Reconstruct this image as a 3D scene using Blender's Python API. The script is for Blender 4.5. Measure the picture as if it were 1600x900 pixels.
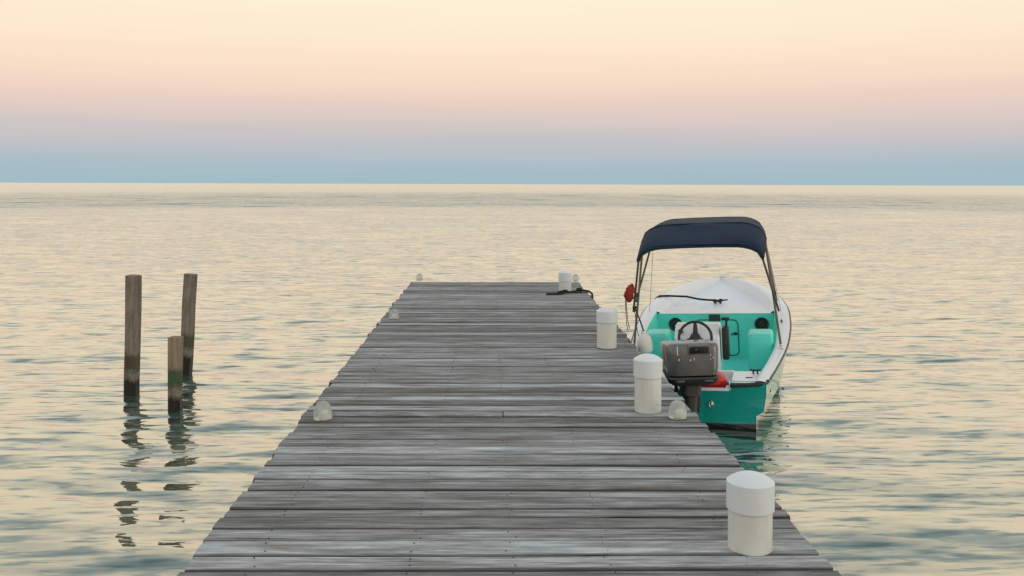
import bpy, bmesh, math, random
import numpy as np
from mathutils import Vector, Matrix

for o in list(bpy.data.objects):
    bpy.data.objects.remove(o)
SC = bpy.context.scene
COL = SC.collection
random.seed(7)
rng = np.random.default_rng(11)

# ------------------------------------------------------------------ camera
CAM_H = 2.30            # eye above the water; the pier deck is 0.60 above it
DECK = 0.60
cd = bpy.data.cameras.new('camera')
cd.lens = 31.5
cd.sensor_width = 36.0
cd.shift_y = -162.3 / 1600
cd.clip_start = 0.05
cd.clip_end = 60000
cam = bpy.data.objects.new('camera', cd)
COL.objects.link(cam)
YAW = math.atan(34 / 1400)
cam.matrix_world = (Matrix.Translation((0, 0, CAM_H)) @ Matrix.Rotation(-YAW, 4, 'Z')
                    @ Matrix.Rotation(math.pi / 2, 4, 'X') @ Matrix.Rotation(0.0031, 4, 'Z'))
SC.camera = cam


def lin(r, g, b):
    def f(c):
        c /= 255
        return c / 12.92 if c <= 0.04045 else ((c + 0.055) / 1.055) ** 2.4
    return (f(r), f(g), f(b), 1)


# ------------------------------------------------------------------ sky
W = bpy.data.worlds.new('World')
SC.world = W
W.use_nodes = True
nt = W.node_tree
nt.nodes.clear()
tc = nt.nodes.new('ShaderNodeTexCoord')
sep = nt.nodes.new('ShaderNodeSeparateXYZ')
nt.links.new(tc.outputs['Generated'], sep.inputs[0])
# very faint level streaks of high haze, the same all round the sky
mp = nt.nodes.new('ShaderNodeMapping')
mp.inputs['Scale'].default_value = (1.6, 1.6, 34)
nt.links.new(tc.outputs['Generated'], mp.inputs[0])
nz = nt.nodes.new('ShaderNodeTexNoise')
nz.inputs['Scale'].default_value = 1.6
nz.inputs['Detail'].default_value = 5
nz.inputs['Roughness'].default_value = 0.55
nt.links.new(mp.outputs[0], nz.inputs[0])
ma = nt.nodes.new('ShaderNodeMath')
ma.operation = 'MULTIPLY_ADD'
ma.inputs[1].default_value = 0.030
ma.inputs[2].default_value = -0.015
nt.links.new(nz.outputs['Fac'], ma.inputs[0])
ad = nt.nodes.new('ShaderNodeMath')
ad.operation = 'ADD'
nt.links.new(sep.outputs['Z'], ad.inputs[0])
nt.links.new(ma.outputs[0], ad.inputs[1])
ramp = nt.nodes.new('ShaderNodeValToRGB')
ramp.color_ramp.interpolation = 'LINEAR'
stops = [(0.000, (162, 188, 199)), (0.018, (169, 190, 199)), (0.034, (184, 192, 199)), (0.050, (199, 195, 198)),
         (0.068, (217, 202, 197)), (0.090, (236, 209, 196)), (0.115, (248, 220, 198)), (0.145, (253, 230, 204)),
         (0.200, (254, 241, 214)), (0.300, (254, 243, 218)), (0.440, (248, 240, 222)), (0.620, (224, 231, 231)),
         (1.000, (190, 208, 226))]
el = ramp.color_ramp.elements
while len(el) > 2:
    el.remove(el[-1])
el[0].position, el[0].color = stops[0][0], lin(*stops[0][1])
el[1].position, el[1].color = 1.0, lin(*stops[-1][1])
for p, c in stops[1:-1]:
    e = el.new(p)
    e.color = lin(*c)
nt.links.new(ad.outputs[0], ramp.inputs[0])
bg = nt.nodes.new('ShaderNodeBackground')
bg.inputs['Strength'].default_value = 1.0
nt.links.new(ramp.outputs[0], bg.inputs[0])
wo = nt.nodes.new('ShaderNodeOutputWorld')
nt.links.new(bg.outputs[0], wo.inputs[0])

# ------------------------------------------------------------------ the last of the sun, low over the right shoulder
sd = bpy.data.lights.new('sun', 'SUN')
sd.energy = 0.5
sd.angle = math.radians(30)
sd.color = (1.0, 0.86, 0.70)
sun = bpy.data.objects.new('sun', sd)
COL.objects.link(sun)
sun.rotation_euler = Vector((-0.80, 0.52, -0.22)).to_track_quat('-Z', 'Y').to_euler()
sun.location = (20, -12, 8)

SC.view_settings.view_transform = 'Standard'
SC.view_settings.look = 'None'
SC.view_settings.exposure = 0.0
SC.view_settings.gamma = 1.0
SC.view_settings.use_curve_mapping = False
SC.render.engine = 'CYCLES'


# ------------------------------------------------------------------ materials
class NT:
    def __init__(self, name):
        self.m = bpy.data.materials.new(name)
        self.m.use_nodes = True
        self.t = self.m.node_tree
        self.p = self.t.nodes['Principled BSDF']
        self.out = self.t.nodes['Material Output']

    def n(self, typ, **kw):
        nd = self.t.nodes.new('ShaderNode' + typ)
        for k, v in kw.items():
            if k in nd.bl_rna.properties and not k[0].isupper():
                setattr(nd, k, v)
            else:
                nd.inputs[k.replace('_', ' ')].default_value = v
        return nd

    def l(self, a, b):
        self.t.links.new(a, b)

    def ramp(self, src, stops):
        r = self.n('ValToRGB')
        e = r.color_ramp.elements
        e[0].position, e[0].color = stops[0][0], stops[0][1]
        e[1].position, e[1].color = stops[-1][0], stops[-1][1]
        for p, c in stops[1:-1]:
            k = e.new(p)
            k.color = c
        self.l(src, r.inputs[0])
        return r

    def mix(self, fac, a, b, mode='MIX'):
        m = self.n('Mix', data_type='RGBA', blend_type=mode)
        for v, i in ((fac, 0), (a, 6), (b, 7)):
            if hasattr(v, 'is_linked'):
                self.l(v, m.inputs[i])
            else:
                m.inputs[i].default_value = v
        return m.outputs[2]

    def math(self, op, a, b=0.0, c=0.0):
        m = self.n('Math', operation=op)
        for v, i in ((a, 0), (b, 1), (c, 2)):
            if hasattr(v, 'is_linked'):
                self.l(v, m.inputs[i])
            else:
                m.inputs[i].default_value = v
        return m.outputs[0]

    def noise(self, vec, scale=(1, 1, 1), s=1.0, detail=4, rough=0.55, dist=0.0):
        mp = self.n('Mapping')
        mp.inputs['Scale'].default_value = scale
        self.l(vec, mp.inputs[0])
        nz = self.n('TexNoise')
        nz.inputs['Scale'].default_value = s
        nz.inputs['Detail'].default_value = detail
        nz.inputs['Roughness'].default_value = rough
        nz.inputs['Distortion'].default_value = dist
        self.l(mp.outputs[0], nz.inputs[0])
        return nz

    def bump(self, h, strength=0.3, dist=0.01):
        b = self.n('Bump')
        b.inputs['Strength'].default_value = strength
        b.inputs['Distance'].default_value = dist
        self.l(h, b.inputs['Height'])
        self.l(b.outputs[0], self.p.inputs['Normal'])
        return b


def g3(v, w=1.0):
    return (v, v * (0.5 + 0.5 * w), v * w, 1)


def paint(name, col, rough=0.35, var=0.12, scale=6.0, spec=0.5, coat=0.0, dirt=(0.3, 0.27, 0.2, 1), dirt_amt=0.15,
          bump=0.0, metal=0.0):
    k = NT(name)
    tcn = k.n('TexCoord')
    nz = k.noise(tcn.outputs['Object'], (1, 1, 1), scale, 5, 0.6)
    c1 = tuple(min(1, x * (1 + var)) for x in col[:3]) + (1,)
    c0 = tuple(x * (1 - var) for x in col[:3]) + (1,)
    r = k.ramp(nz.outputs['Fac'], [(0.3, c0), (0.7, c1)])
    nd = k.noise(tcn.outputs['Object'], (1, 1, 0.35), scale * 2.3, 7, 0.7)
    dr = k.ramp(nd.outputs['Fac'], [(0.52, (0, 0, 0, 1)), (0.74, (dirt_amt,) * 3 + (1,))])
    k.l(k.mix(dr.outputs[0], r.outputs[0], dirt), k.p.inputs['Base Color'])
    k.l(k.math('MULTIPLY_ADD', nd.outputs['Fac'], 0.25, rough - 0.12), k.p.inputs['Roughness'])
    k.p.inputs['Specular IOR Level'].default_value = spec
    k.p.inputs['Coat Weight'].default_value = coat
    k.p.inputs['Coat Roughness'].default_value = 0.08
    k.p.inputs['Metallic'].default_value = metal
    if bump:
        k.bump(nd.outputs['Fac'], bump, 0.004)
    return k.m


def deck_wood():
    k = NT('weathered_deck_wood')
    tcn = k.n('TexCoord')
    oi = k.n('ObjectInfo')
    rv = k.n('Combine' + 'XYZ')
    r1 = k.math('MULTIPLY', oi.outputs['Random'], 71.3)
    r2 = k.math('MULTIPLY', oi.outputs['Random'], 217.0)
    k.l(r1, rv.inputs[0]); k.l(r2, rv.inputs[1])
    av = k.n('VectorMath', operation='ADD')
    sz = k.n('VectorMath', operation='MULTIPLY')      # the plank meshes are one unit long and wide
    k.l(tcn.outputs['Object'], sz.inputs[0])
    sz.inputs[1].default_value = (2.89, 0.14, 1.0)
    k.l(sz.outputs[0], av.inputs[0]); k.l(rv.outputs[0], av.inputs[1])
    v = av.outputs[0]
    grain = k.noise(v, (1.7, 42, 42), 1.0, 6, 0.64, 0.3)
    fibre = k.noise(v, (7.0, 210, 210), 1.0, 3, 0.6)
    blotch = k.noise(v, (2.0, 9.0, 9), 1.0, 5, 0.68)
    stain = k.noise(v, (1.6, 12.0, 12), 1.0, 5, 0.65, 0.5)
    crack = k.noise(v, (1.6, 75, 75), 1.0, 3, 0.5, 0.4)
    # grey silvered tone
    base = k.ramp(grain.outputs['Fac'], [(0.28, (0.130, 0.126, 0.122, 1)), (0.47, (0.302, 0.303, 0.301, 1)),
                                         (0.70, (0.490, 0.508, 0.520, 1))])
    fb = k.ramp(fibre.outputs['Fac'], [(0.3, (0.80, 0.80, 0.80, 1)), (0.7, (1.16, 1.16, 1.16, 1))])
    c = k.mix(1.0, base.outputs[0], fb.outputs[0], 'MULTIPLY')
    bl = k.ramp(blotch.outputs['Fac'], [(0.3, (0.58, 0.57, 0.56, 1)), (0.7, (1.34, 1.35, 1.37, 1))])
    c = k.mix(1.0, c, bl.outputs[0], 'MULTIPLY')
    streak = k.noise(v, (2.6, 34, 34), 1.0, 5, 0.72, 0.7)
    sk = k.ramp(streak.outputs['Fac'], [(0.30, (0.58, 0.56, 0.54, 1)), (0.46, (0.96, 0.95, 0.94, 1)), (0.55, (1.0, 1.0, 1.0, 1)), (0.70, (1.20, 1.22, 1.24, 1))])
    c = k.mix(1.0, c, sk.outputs[0], 'MULTIPLY')
    # brown weather stains
    sr = k.ramp(stain.outputs['Fac'], [(0.50, (0, 0, 0, 1)), (0.68, (0.62, 0.62, 0.62, 1))])
    c = k.mix(sr.outputs[0], c, (0.150, 0.118, 0.096, 1))
    # plank edges painted darker, standing in for the shaded gaps between boards
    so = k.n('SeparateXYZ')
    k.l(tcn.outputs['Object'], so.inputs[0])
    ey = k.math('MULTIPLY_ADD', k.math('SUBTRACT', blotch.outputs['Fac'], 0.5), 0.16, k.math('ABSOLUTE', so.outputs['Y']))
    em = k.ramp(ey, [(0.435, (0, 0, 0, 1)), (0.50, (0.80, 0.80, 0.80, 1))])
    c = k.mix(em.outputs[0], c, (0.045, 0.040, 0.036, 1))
    # each plank its own tone
    wn = k.n('TexWhiteNoise', noise_dimensions='1D')
    k.l(r1, wn.inputs['W'])
    tone = k.ramp(wn.outputs['Value'], [(0.0, (0.56, 0.54, 0.51, 1)), (0.25, (0.78, 0.77, 0.76, 1)),
                                        (0.7, (1.0, 1.0, 1.0, 1)), (0.86, (1.12, 1.14, 1.15, 1)),
                                        (1.0, (1.34, 1.38, 1.40, 1))])
    c = k.mix(1.0, c, tone.outputs[0], 'MULTIPLY')
    cr = k.ramp(crack.outputs['Fac'], [(0.26, (1, 1, 1, 1)), (0.335, (0, 0, 0, 1))])
    c = k.mix(cr.outputs[0], c, (0.030, 0.027, 0.025, 1))
    k.l(c, k.p.inputs['Base Color'])
    k.p.inputs['Roughness'].default_value = 0.82
    k.p.inputs['Specular IOR Level'].default_value = 0.22
    h = k.math('SUBTRACT', grain.outputs['Fac'], k.math('MULTIPLY', cr.outputs[0], 0.8))
    k.bump(h, 0.7, 0.006)
    return k.m


def piling_wood(name, green=0.0, band=0.0, warm=0.0):
    """object z = height above the water"""
    k = NT(name)
    tcn = k.n('TexCoord')
    sp = k.n('SeparateXYZ')
    k.l(tcn.outputs['Object'], sp.inputs[0])
    v = tcn.outputs['Object']
    grain = k.noise(v, (38, 38, 1.5), 1.0, 6, 0.6, 0.3)
    blot = k.noise(v, (7, 7, 3.5), 1.0, 5, 0.65)
    base = k.ramp(grain.outputs['Fac'], [(0.25, (0.085 + warm * .03, 0.068 + warm * .02, 0.054, 1)),
                                         (0.5, (0.155 + warm * .05, 0.128 + warm * .03, 0.105, 1)),
                                         (0.75, (0.235 + warm * .05, 0.200 + warm * .03, 0.170, 1))])
    bl = k.ramp(blot.outputs['Fac'], [(0.3, (0.85, 0.85, 0.86, 1)), (0.7, (1.70, 1.70, 1.72, 1))])
    c = k.mix(1.0, base.outputs[0], bl.outputs[0], 'MULTIPLY')
    chk = k.noise(v, (60, 60, 1.1), 1.0, 3, 0.5, 0.4)
    ck = k.ramp(chk.outputs['Fac'], [(0.30, (1, 1, 1, 1)), (0.37, (0, 0, 0, 1))])
    c = k.mix(ck.outputs[0], c, (0.02, 0.017, 0.014, 1))
    zz = k.math('MULTIPLY_ADD', blot.outputs['Fac'], 0.16, k.math('SUBTRACT', sp.outputs['Z'], 0.08 + band))

    def zmask(a, b, cc, d):
        return k.ramp(zz, [(a, (0, 0, 0, 1)), (b, (1, 1, 1, 1)), (cc, (1, 1, 1, 1)), (d, (0, 0, 0, 1))]).outputs[0]
    # tide-line algae (olive brown), barnacle crust (pale, speckled), wet black foot
    c = k.mix(k.math('MULTIPLY', zmask(0.22, 0.27, 0.40, 0.47), 0.75), c, (0.050, 0.043, 0.016, 1))
    if green:
        c = k.mix(k.math('MULTIPLY', zmask(0.27, 0.31, 0.36, 0.44), green), c, (0.030, 0.110, 0.052, 1))
    sp1 = k.noise(v, (60, 60, 60), 1.0, 3, 0.7)
    bar = k.ramp(sp1.outputs['Fac'], [(0.45, (0, 0, 0, 1)), (0.62, (1, 1, 1, 1))])
    c = k.mix(k.math('MULTIPLY', bar.outputs[0], zmask(0.15, 0.19, 0.24, 0.30)), c, (0.30, 0.29, 0.25, 1))
    c = k.mix(k.math('MULTIPLY', bar.outputs[0], k.math('MULTIPLY', zmask(0.40, 0.45, 0.50, 0.56), 0.6)), c, (0.24, 0.21, 0.17, 1))
    foot = k.ramp(zz, [(0.14, (1, 1, 1, 1)), (0.19, (0, 0, 0, 1))])
    c = k.mix(foot.outputs[0], c, (0.016, 0.012, 0.010, 1))
    k.l(c, k.p.inputs['Base Color'])
    k.l(k.math('MULTIPLY_ADD', foot.outputs[0], -0.4, 0.85), k.p.inputs['Roughness'])
    k.p.inputs['Specular IOR Level'].default_value = 0.3
    h = k.math('ADD', grain.outputs['Fac'], k.math('MULTIPLY', bar.outputs[0], zmask(0.12, 0.19, 0.26, 0.32)))
    k.bump(h, 0.8, 0.008)
    return k.m


def water_mat():
    k = NT('sea_water')
    k.t.nodes.remove(k.p)
    geo = k.n('NewGeometry')
    pos = geo.outputs['Position']
    wind = k.noise(pos, (0.010, 0.045, 1), 1.0, 3, 0.5, 0.6)
    patch = k.ramp(wind.outputs['Fac'], [(0.35, (0.82,) * 3 + (1,)), (0.65, (1.16,) * 3 + (1,))])
    acc = None
    for (sx, sy, det, ax, ay) in ((0.40, 1.8, 2, 0.018, 0.070), (1.2, 6.0, 3, 0.024, 0.180), (4.5, 17.0, 2, 0.018, 0.085)):
        nz = k.noise(pos, (sx, sy, 1), 1.0, det, 0.5, 0.0)
        sub = k.n('VectorMath', operation='SUBTRACT')
        k.l(nz.outputs['Color'], sub.inputs[0])
        sub.inputs[1].default_value = (0.5, 0.5, 0.5)
        mul = k.n('VectorMath', operation='MULTIPLY')
        k.l(sub.outputs[0], mul.inputs[0])
        mul.inputs[1].default_value = (ax * 2, ay * 2, 0)
        if acc is None:
            acc = mul.outputs[0]
        else:
            a = k.n('VectorMath', operation='ADD')
            k.l(acc, a.inputs[0]); k.l(mul.outputs[0], a.inputs[1])
            acc = a.outputs[0]
    # sparse steeper wavelets leaning towards the shore
    lnp = k.n('VectorMath', operation='LENGTH')
    k.l(pos, lnp.inputs[0])
    lg = k.math('MULTIPLY', k.math('LOGARITHM', lnp.outputs['Value'], 10.0), 0.25)
    breeze = k.ramp(lg, [(0.20, (0.24,) * 3 + (1,)), (0.27, (0.30,) * 3 + (1,)), (0.42, (0.31,) * 3 + (1,)), (0.478, (0.22,) * 3 + (1,)),
                         (0.50, (0.85,) * 3 + (1,)), (0.565, (0.80,) * 3 + (1,)), (0.61, (0.35,) * 3 + (1,)), (1.0, (0.30,) * 3 + (1,))])
    steep = None
    for (sx, sy, t0, t1) in ((1.1, 5.6, 0.52, 0.74), (2.6, 13.0, 0.52, 0.74), (0.10, 0.34, 0.54, 0.78)):
        nz = k.noise(pos, (sx, sy, 1), 1.0, 3, 0.55, 0.0)
        st = k.ramp(nz.outputs['Fac'], [(t0, (0, 0, 0, 1)), (t1, (1, 1, 1, 1))])
        so = st.outputs[0]
        if sx < 0.5:                                   # broad gust marks only on the open water
            off = k.ramp(lg, [(0.40, (0, 0, 0, 1)), (0.50, (1, 1, 1, 1))])
            so = k.math('MULTIPLY', so, off.outputs[0])
        steep = so if steep is None else k.math('ADD', steep, so)
    cv = k.n('CombineXYZ')
    k.l(k.math('MULTIPLY', k.math('MULTIPLY', steep, breeze.outputs[0]), -1.30), cv.inputs[1])
    a = k.n('VectorMath', operation='ADD')
    k.l(acc, a.inputs[0]); k.l(cv.outputs[0], a.inputs[1])
    acc = a.outputs[0]
    sc = k.n('VectorMath', operation='MULTIPLY')
    k.l(acc, sc.inputs[0]); k.l(patch.outputs[0], sc.inputs[1])
    ad = k.n('VectorMath', operation='ADD')
    k.l(geo.outputs['Normal'], ad.inputs[0]); k.l(sc.outputs[0], ad.inputs[1])
    nm = k.n('VectorMath', operation='NORMALIZE')
    k.l(ad.outputs[0], nm.inputs[0])
    N = nm.outputs[0]
    gl = k.n('BsdfGlossy')
    ln = k.n('VectorMath', operation='LENGTH')
    k.l(pos, ln.inputs[0])
    # sheltered by the pier, ruffled by the breeze farther out
    far = k.ramp(k.math('MULTIPLY', k.math('LOGARITHM', ln.outputs['Value'], 10.0), 0.25),
                 [(0.25, (0.02,) * 3 + (1,)), (0.36, (0.03,) * 3 + (1,)), (0.50, (0.10,) * 3 + (1,)), (0.68, (0.21,) * 3 + (1,)), (1.0, (0.22,) * 3 + (1,))])
    k.l(k.math('MULTIPLY', far.outputs[0], patch.outputs[0]), gl.inputs['Roughness'])
    gl.inputs['Color'].default_value = (1.0, 0.957, 0.875, 1)
    k.l(N, gl.inputs['Normal'])
    df = k.n('BsdfDiffuse')
    df.inputs['Color'].default_value = (0.030, 0.098, 0.092, 1)
    k.l(N, df.inputs['Normal'])
    lw = k.n('LayerWeight')
    lw.inputs['Blend'].default_value = 0.5
    k.l(N, lw.inputs['Normal'])
    fr = k.ramp(lw.outputs['Facing'], [(0.0, (0.05,) * 3 + (1,)), (0.35, (0.14,) * 3 + (1,)), (0.55, (0.34,) * 3 + (1,)),
                                       (0.70, (0.62,) * 3 + (1,)), (0.85, (0.82,) * 3 + (1,)), (1.0, (0.92,) * 3 + (1,))])
    mx = k.n('MixShader')
    k.l(fr.outputs[0], mx.inputs[0]); k.l(df.outputs[0], mx.inputs[1]); k.l(gl.outputs[0], mx.inputs[2])
    k.l(mx.outputs[0], k.out.inputs['Surface'])
    return k.m


M = {}
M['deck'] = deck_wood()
M['beam'] = paint('tarred_beam_wood', (0.085, 0.072, 0.058), 0.85, 0.3, 9, 0.2, bump=0.5)
M['nail'] = paint('rusty_nail', (0.06, 0.045, 0.035), 0.7, 0.3, 60)
M['pvc'] = paint('white_pvc_pipe', (0.66, 0.675, 0.635), 0.38, 0.04, 5, 0.45, dirt=(0.40, 0.37, 0.28, 1), dirt_amt=0.34)
M['cap'] = paint('white_pvc_cap', (0.68, 0.715, 0.735), 0.34, 0.02, 5, 0.45, dirt=(0.45, 0.42, 0.33, 1), dirt_amt=0.10)
M['teal_hull'] = paint('teal_hull_gelcoat', (0.004, 0.235, 0.190), 0.22, 0.05, 4, 0.5, coat=0.6, dirt=(0.10, 0.20, 0.15, 1), dirt_amt=0.2)
def hull_paint():
    k = NT('teal_hull_over_black_antifouling')
    tcn = k.n('TexCoord')
    sp = k.n('SeparateXYZ')
    k.l(tcn.outputs['Object'], sp.inputs[0])
    nz = k.noise(tcn.outputs['Object'], (1, 1, 1), 5, 5, 0.6)
    col = k.ramp(nz.outputs['Fac'], [(0.3, (0.004, 0.320, 0.285, 1)), (0.7, (0.006, 0.375, 0.335, 1))])
    edge = k.math('MULTIPLY_ADD', nz.outputs['Fac'], 0.012, sp.outputs['Z'])
    scum = k.ramp(edge, [(0.045, (1, 1, 1, 1)), (0.060, (0, 0, 0, 1))])
    c = k.mix(scum.outputs[0], col.outputs[0], (0.010, 0.012, 0.012, 1))
    k.l(c, k.p.inputs['Base Color'])
    k.p.inputs['Roughness'].default_value = 0.2
    k.p.inputs['Coat Weight'].default_value = 0.6
    return k.m


M['teal_hull'] = hull_paint()
M['teal_in'] = paint('teal_cockpit_paint', (0.120, 0.780, 0.700), 0.40, 0.05, 3, 0.4, dirt=(0.10, 0.48, 0.40, 1), dirt_amt=0.3)
M['white_gel'] = paint('white_gelcoat', (0.78, 0.80, 0.83), 0.30, 0.03, 1.0, 0.5, dirt=(0.66, 0.65, 0.62, 1), dirt_amt=0.06)
M['rubber'] = paint('black_rubber', (0.022, 0.024, 0.026), 0.55, 0.2, 20, 0.4)
M['rail'] = paint('dark_rub_rail', (0.09, 0.085, 0.08), 0.5, 0.2, 20, 0.4)
M['cowl'] = paint('grey_motor_cowling', (0.098, 0.102, 0.107), 0.28, 0.18, 5, 0.6, coat=0.5, dirt=(0.25, 0.235, 0.21, 1), dirt_amt=0.35, metal=0.25)
M['cowl_low'] = paint('charcoal_motor_pan', (0.040, 0.036, 0.034), 0.42, 0.15, 8, 0.45)
M['leg'] = paint('grey_motor_leg', (0.062, 0.062, 0.062), 0.42, 0.12, 8, 0.45)
M['recess'] = paint('black_recess', (0.006, 0.006, 0.006), 0.5, 0.1, 8, 0.3)
M['scuff'] = paint('bare_scuff', (0.72, 0.70, 0.66), 0.5, 0.1, 30)
M['navy'] = None
M['steel'] = paint('bronze_tinted_tube', (0.13, 0.11, 0.085), 0.35, 0.15, 12, 0.5, metal=0.5)
M['rope'] = paint('black_rope', (0.018, 0.018, 0.019), 0.8, 0.3, 60, 0.2)
M['strap'] = paint('dark_webbing', (0.05, 0.04, 0.04), 0.8, 0.3, 40, 0.2)
M['thin'] = paint('grey_guy_line', (0.32, 0.31, 0.28), 0.7, 0.1, 40, 0.2)
M['red'] = paint('red_life_vest_cloth', (0.30, 0.022, 0.018), 0.75, 0.35, 22, 0.25, dirt=(0.55, 0.30, 0.18, 1), dirt_amt=0.7)
M['redtank'] = paint('red_fuel_tank_plastic', (0.62, 0.012, 0.012), 0.32, 0.08, 8, 0.5)
M['fender'] = paint('white_fender_vinyl', (0.72, 0.72, 0.66), 0.4, 0.05, 8, 0.4, dirt=(0.4, 0.38, 0.3, 1), dirt_amt=0.3)
M['chrome'] = paint('bright_steel', (0.75, 0.75, 0.73), 0.2, 0.05, 8, metal=1.0)
M['plaque'] = paint('dark_plaque', (0.02, 0.045, 0.05), 0.45, 0.2, 60)
M['seal'] = paint('dark_green_gasket', (0.012, 0.16, 0.125), 0.6, 0.2, 30)
M['piling'] = piling_wood('grey_piling_wood')
M['piling_b'] = piling_wood('grey_leaning_piling_wood', 0.15, 0.05)
M['piling_g'] = piling_wood('algae_stained_piling_wood', 0.6, -0.02, 0.7)
M['water'] = water_mat()
M['sand'] = paint('seabed_sand', (0.30, 0.27, 0.20), 0.9, 0.2, 1.5, 0.1)


def canvas(name, col):
    k = NT(name)
    tcn = k.n('TexCoord')
    weave = k.noise(tcn.outputs['Object'], (1, 1, 1), 420, 2, 0.5)
    bl = k.noise(tcn.outputs['Object'], (1, 2.5, 1), 4.5, 5, 0.6)
    r = k.ramp(bl.outputs['Fac'], [(0.3, tuple(c * 0.75 for c in col) + (1,)), (0.72, tuple(c * 1.35 for c in col) + (1,))])
    k.l(r.outputs[0], k.p.inputs['Base Color'])
    k.p.inputs['Roughness'].default_value = 0.8
    k.p.inputs['Specular IOR Level'].default_value = 0.25
    k.p.inputs['Sheen Weight'].default_value = 0.03
    h = k.math('ADD', bl.outputs['Fac'], k.math('MULTIPLY', weave.outputs['Fac'], 0.1))
    k.bump(h, 0.35, 0.012)
    return k.m


M['navy'] = canvas('navy_canvas', (0.006, 0.019, 0.045))


def dome_glass():
    k = NT('clouded_clear_dome')
    tcn = k.n('TexCoord')
    nz = k.noise(tcn.outputs['Object'], (1, 1, 1), 22, 4, 0.6)
    r = k.ramp(nz.outputs['Fac'], [(0.35, (0.72, 0.76, 0.73, 1)), (0.7, (0.95, 0.96, 0.94, 1))])
    k.l(r.outputs[0], k.p.inputs['Base Color'])
    k.p.inputs['Roughness'].default_value = 0.32
    k.p.inputs['Transmission Weight'].default_value = 0.75
    k.p.inputs['IOR'].default_value = 1.30
    return k.m


M['dome'] = dome_glass()
M['core'] = paint('cream_lamp_core', (0.80, 0.80, 0.66), 0.5, 0.1, 20)


# ------------------------------------------------------------------ mesh helpers
def mesh_from(name, verts, faces, smooth=True, angle=35):
    me = bpy.data.meshes.new(name)
    me.from_pydata([tuple(v) for v in verts], [], faces)
    bm = bmesh.new()
    bm.from_mesh(me)
    bmesh.ops.recalc_face_normals(bm, faces=bm.faces[:])
    bm.to_mesh(me)
    bm.free()
    if smooth:
        me.shade_smooth() if hasattr(me, 'shade_smooth') else None
        try:
            me.set_sharp_from_angle(angle=math.radians(angle))
        except Exception:
            pass
    me.update()
    return me


class MB:
    def __init__(self):
        self.v = []
        self.f = []

    def add(self, v, f):
        o = len(self.v)
        self.v += [tuple(x) for x in v]
        self.f += [tuple(i + o for i in q) for q in f]
        return self

    def box(self, c, s, bevel=0.0, rot=None, seg=2):
        bm = bmesh.new()
        bmesh.ops.create_cube(bm, size=1)
        for v in bm.verts:
            v.co = Vector((v.co.x * s[0], v.co.y * s[1], v.co.z * s[2]))
        if bevel:
            bmesh.ops.bevel(bm, geom=bm.edges[:], offset=bevel, segments=seg, profile=0.5, affect='EDGES')
        R = rot if rot else Matrix.Identity(3)
        vs = [R @ v.co + Vector(c) for v in bm.verts]
        bm.verts.index_update()
        fs = [[v.index for v in f.verts] for f in bm.faces]
        bm.free()
        return self.add(vs, fs)

    def tube(self, pts, r, n=8, cap=True, flat=None):
        pts = [Vector(p) for p in pts]
        rs = r if isinstance(r, (list, tuple)) else [r] * len(pts)
        t0 = (pts[1] - pts[0]).normalized()
        up = Vector((0, 0, 1)) if abs(t0.z) < 0.9 else Vector((1, 0, 0))
        a = t0.cross(up).normalized()
        vs, fs = [], []
        for i, p in enumerate(pts):
            t = (pts[min(i + 1, len(pts) - 1)] - pts[max(i - 1, 0)]).normalized()
            a = (a - t * a.dot(t)).normalized()
            b = t.cross(a)
            for k in range(n):
                q = 2 * math.pi * k / n
                bb = b * (flat if flat else 1)
                vs.append(p + (a * math.cos(q) + bb * math.sin(q)) * rs[i])
        for i in range(len(pts) - 1):
            for k in range(n):
                fs.append((i * n + k, i * n + (k + 1) % n, (i + 1) * n + (k + 1) % n, (i + 1) * n + k))
        if cap:
            fs.append(tuple(range(n)))
            fs.append(tuple((len(pts) - 1) * n + k for k in range(n)))
        return self.add(vs, fs)

    def lathe(self, prof, n=32, c=(0, 0, 0)):
        vs, fs, rings = [], [], []
        for r, z in prof:
            if r < 1e-6:
                rings.append([len(vs)])
                vs.append((c[0], c[1], c[2] + z))
            else:
                rings.append([len(vs) + k for k in range(n)])
                vs += [(c[0] + r * math.cos(2 * math.pi * k / n), c[1] + r * math.sin(2 * math.pi * k / n), c[2] + z) for k in range(n)]
        for A, B in zip(rings, rings[1:]):
            for k in range(n):
                a = [A[k % len(A)], A[(k + 1) % len(A)], B[(k + 1) % len(B)], B[k % len(B)]]
                q = []
                for i in a:
                    if i not in q:
                        q.append(i)
                if len(q) > 2:
                    fs.append(tuple(q))
        return self.add(vs, fs)

    def grid(self, rows, close=False):
        n = len(rows[0])
        vs = [p for r in rows for p in r]
        fs = []
        for i in range(len(rows) - 1):
            for k in range(n - (0 if close else 1)):
                fs.append((i * n + k, i * n + (k + 1) % n, (i + 1) * n + (k + 1) % n, (i + 1) * n + k))
        return self.add(vs, fs)

    def prism(self, poly, f0, f1):
        """poly: 2-D points; f0/f1 turn one into a 3-D point on either side"""
        n = len(poly)
        vs = [f0(*p) for p in poly] + [f1(*p) for p in poly]
        fs = [tuple(range(n)), tuple(range(2 * n - 1, n - 1, -1))]
        fs += [(k, (k + 1) % n, n + (k + 1) % n, n + k) for k in range(n)]
        return self.add(vs, fs)

    def build(self, name, mat, parent=None, smooth=True, angle=35):
        return obj(name, mesh_from(name, self.v, self.f, smooth, angle), mat, parent)


def obj(name, me, mat, parent=None):
    if mat is not None and not me.materials:
        me.materials.append(mat)
    o = bpy.data.objects.new(name, me)
    COL.objects.link(o)
    if parent:
        o.parent = parent
    return o


def tag(o, label=None, cat=None, group=None, kind=None):
    if label: o['label'] = label
    if cat: o['category'] = cat
    if group: o['group'] = group
    if kind: o['kind'] = kind
    return o


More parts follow.
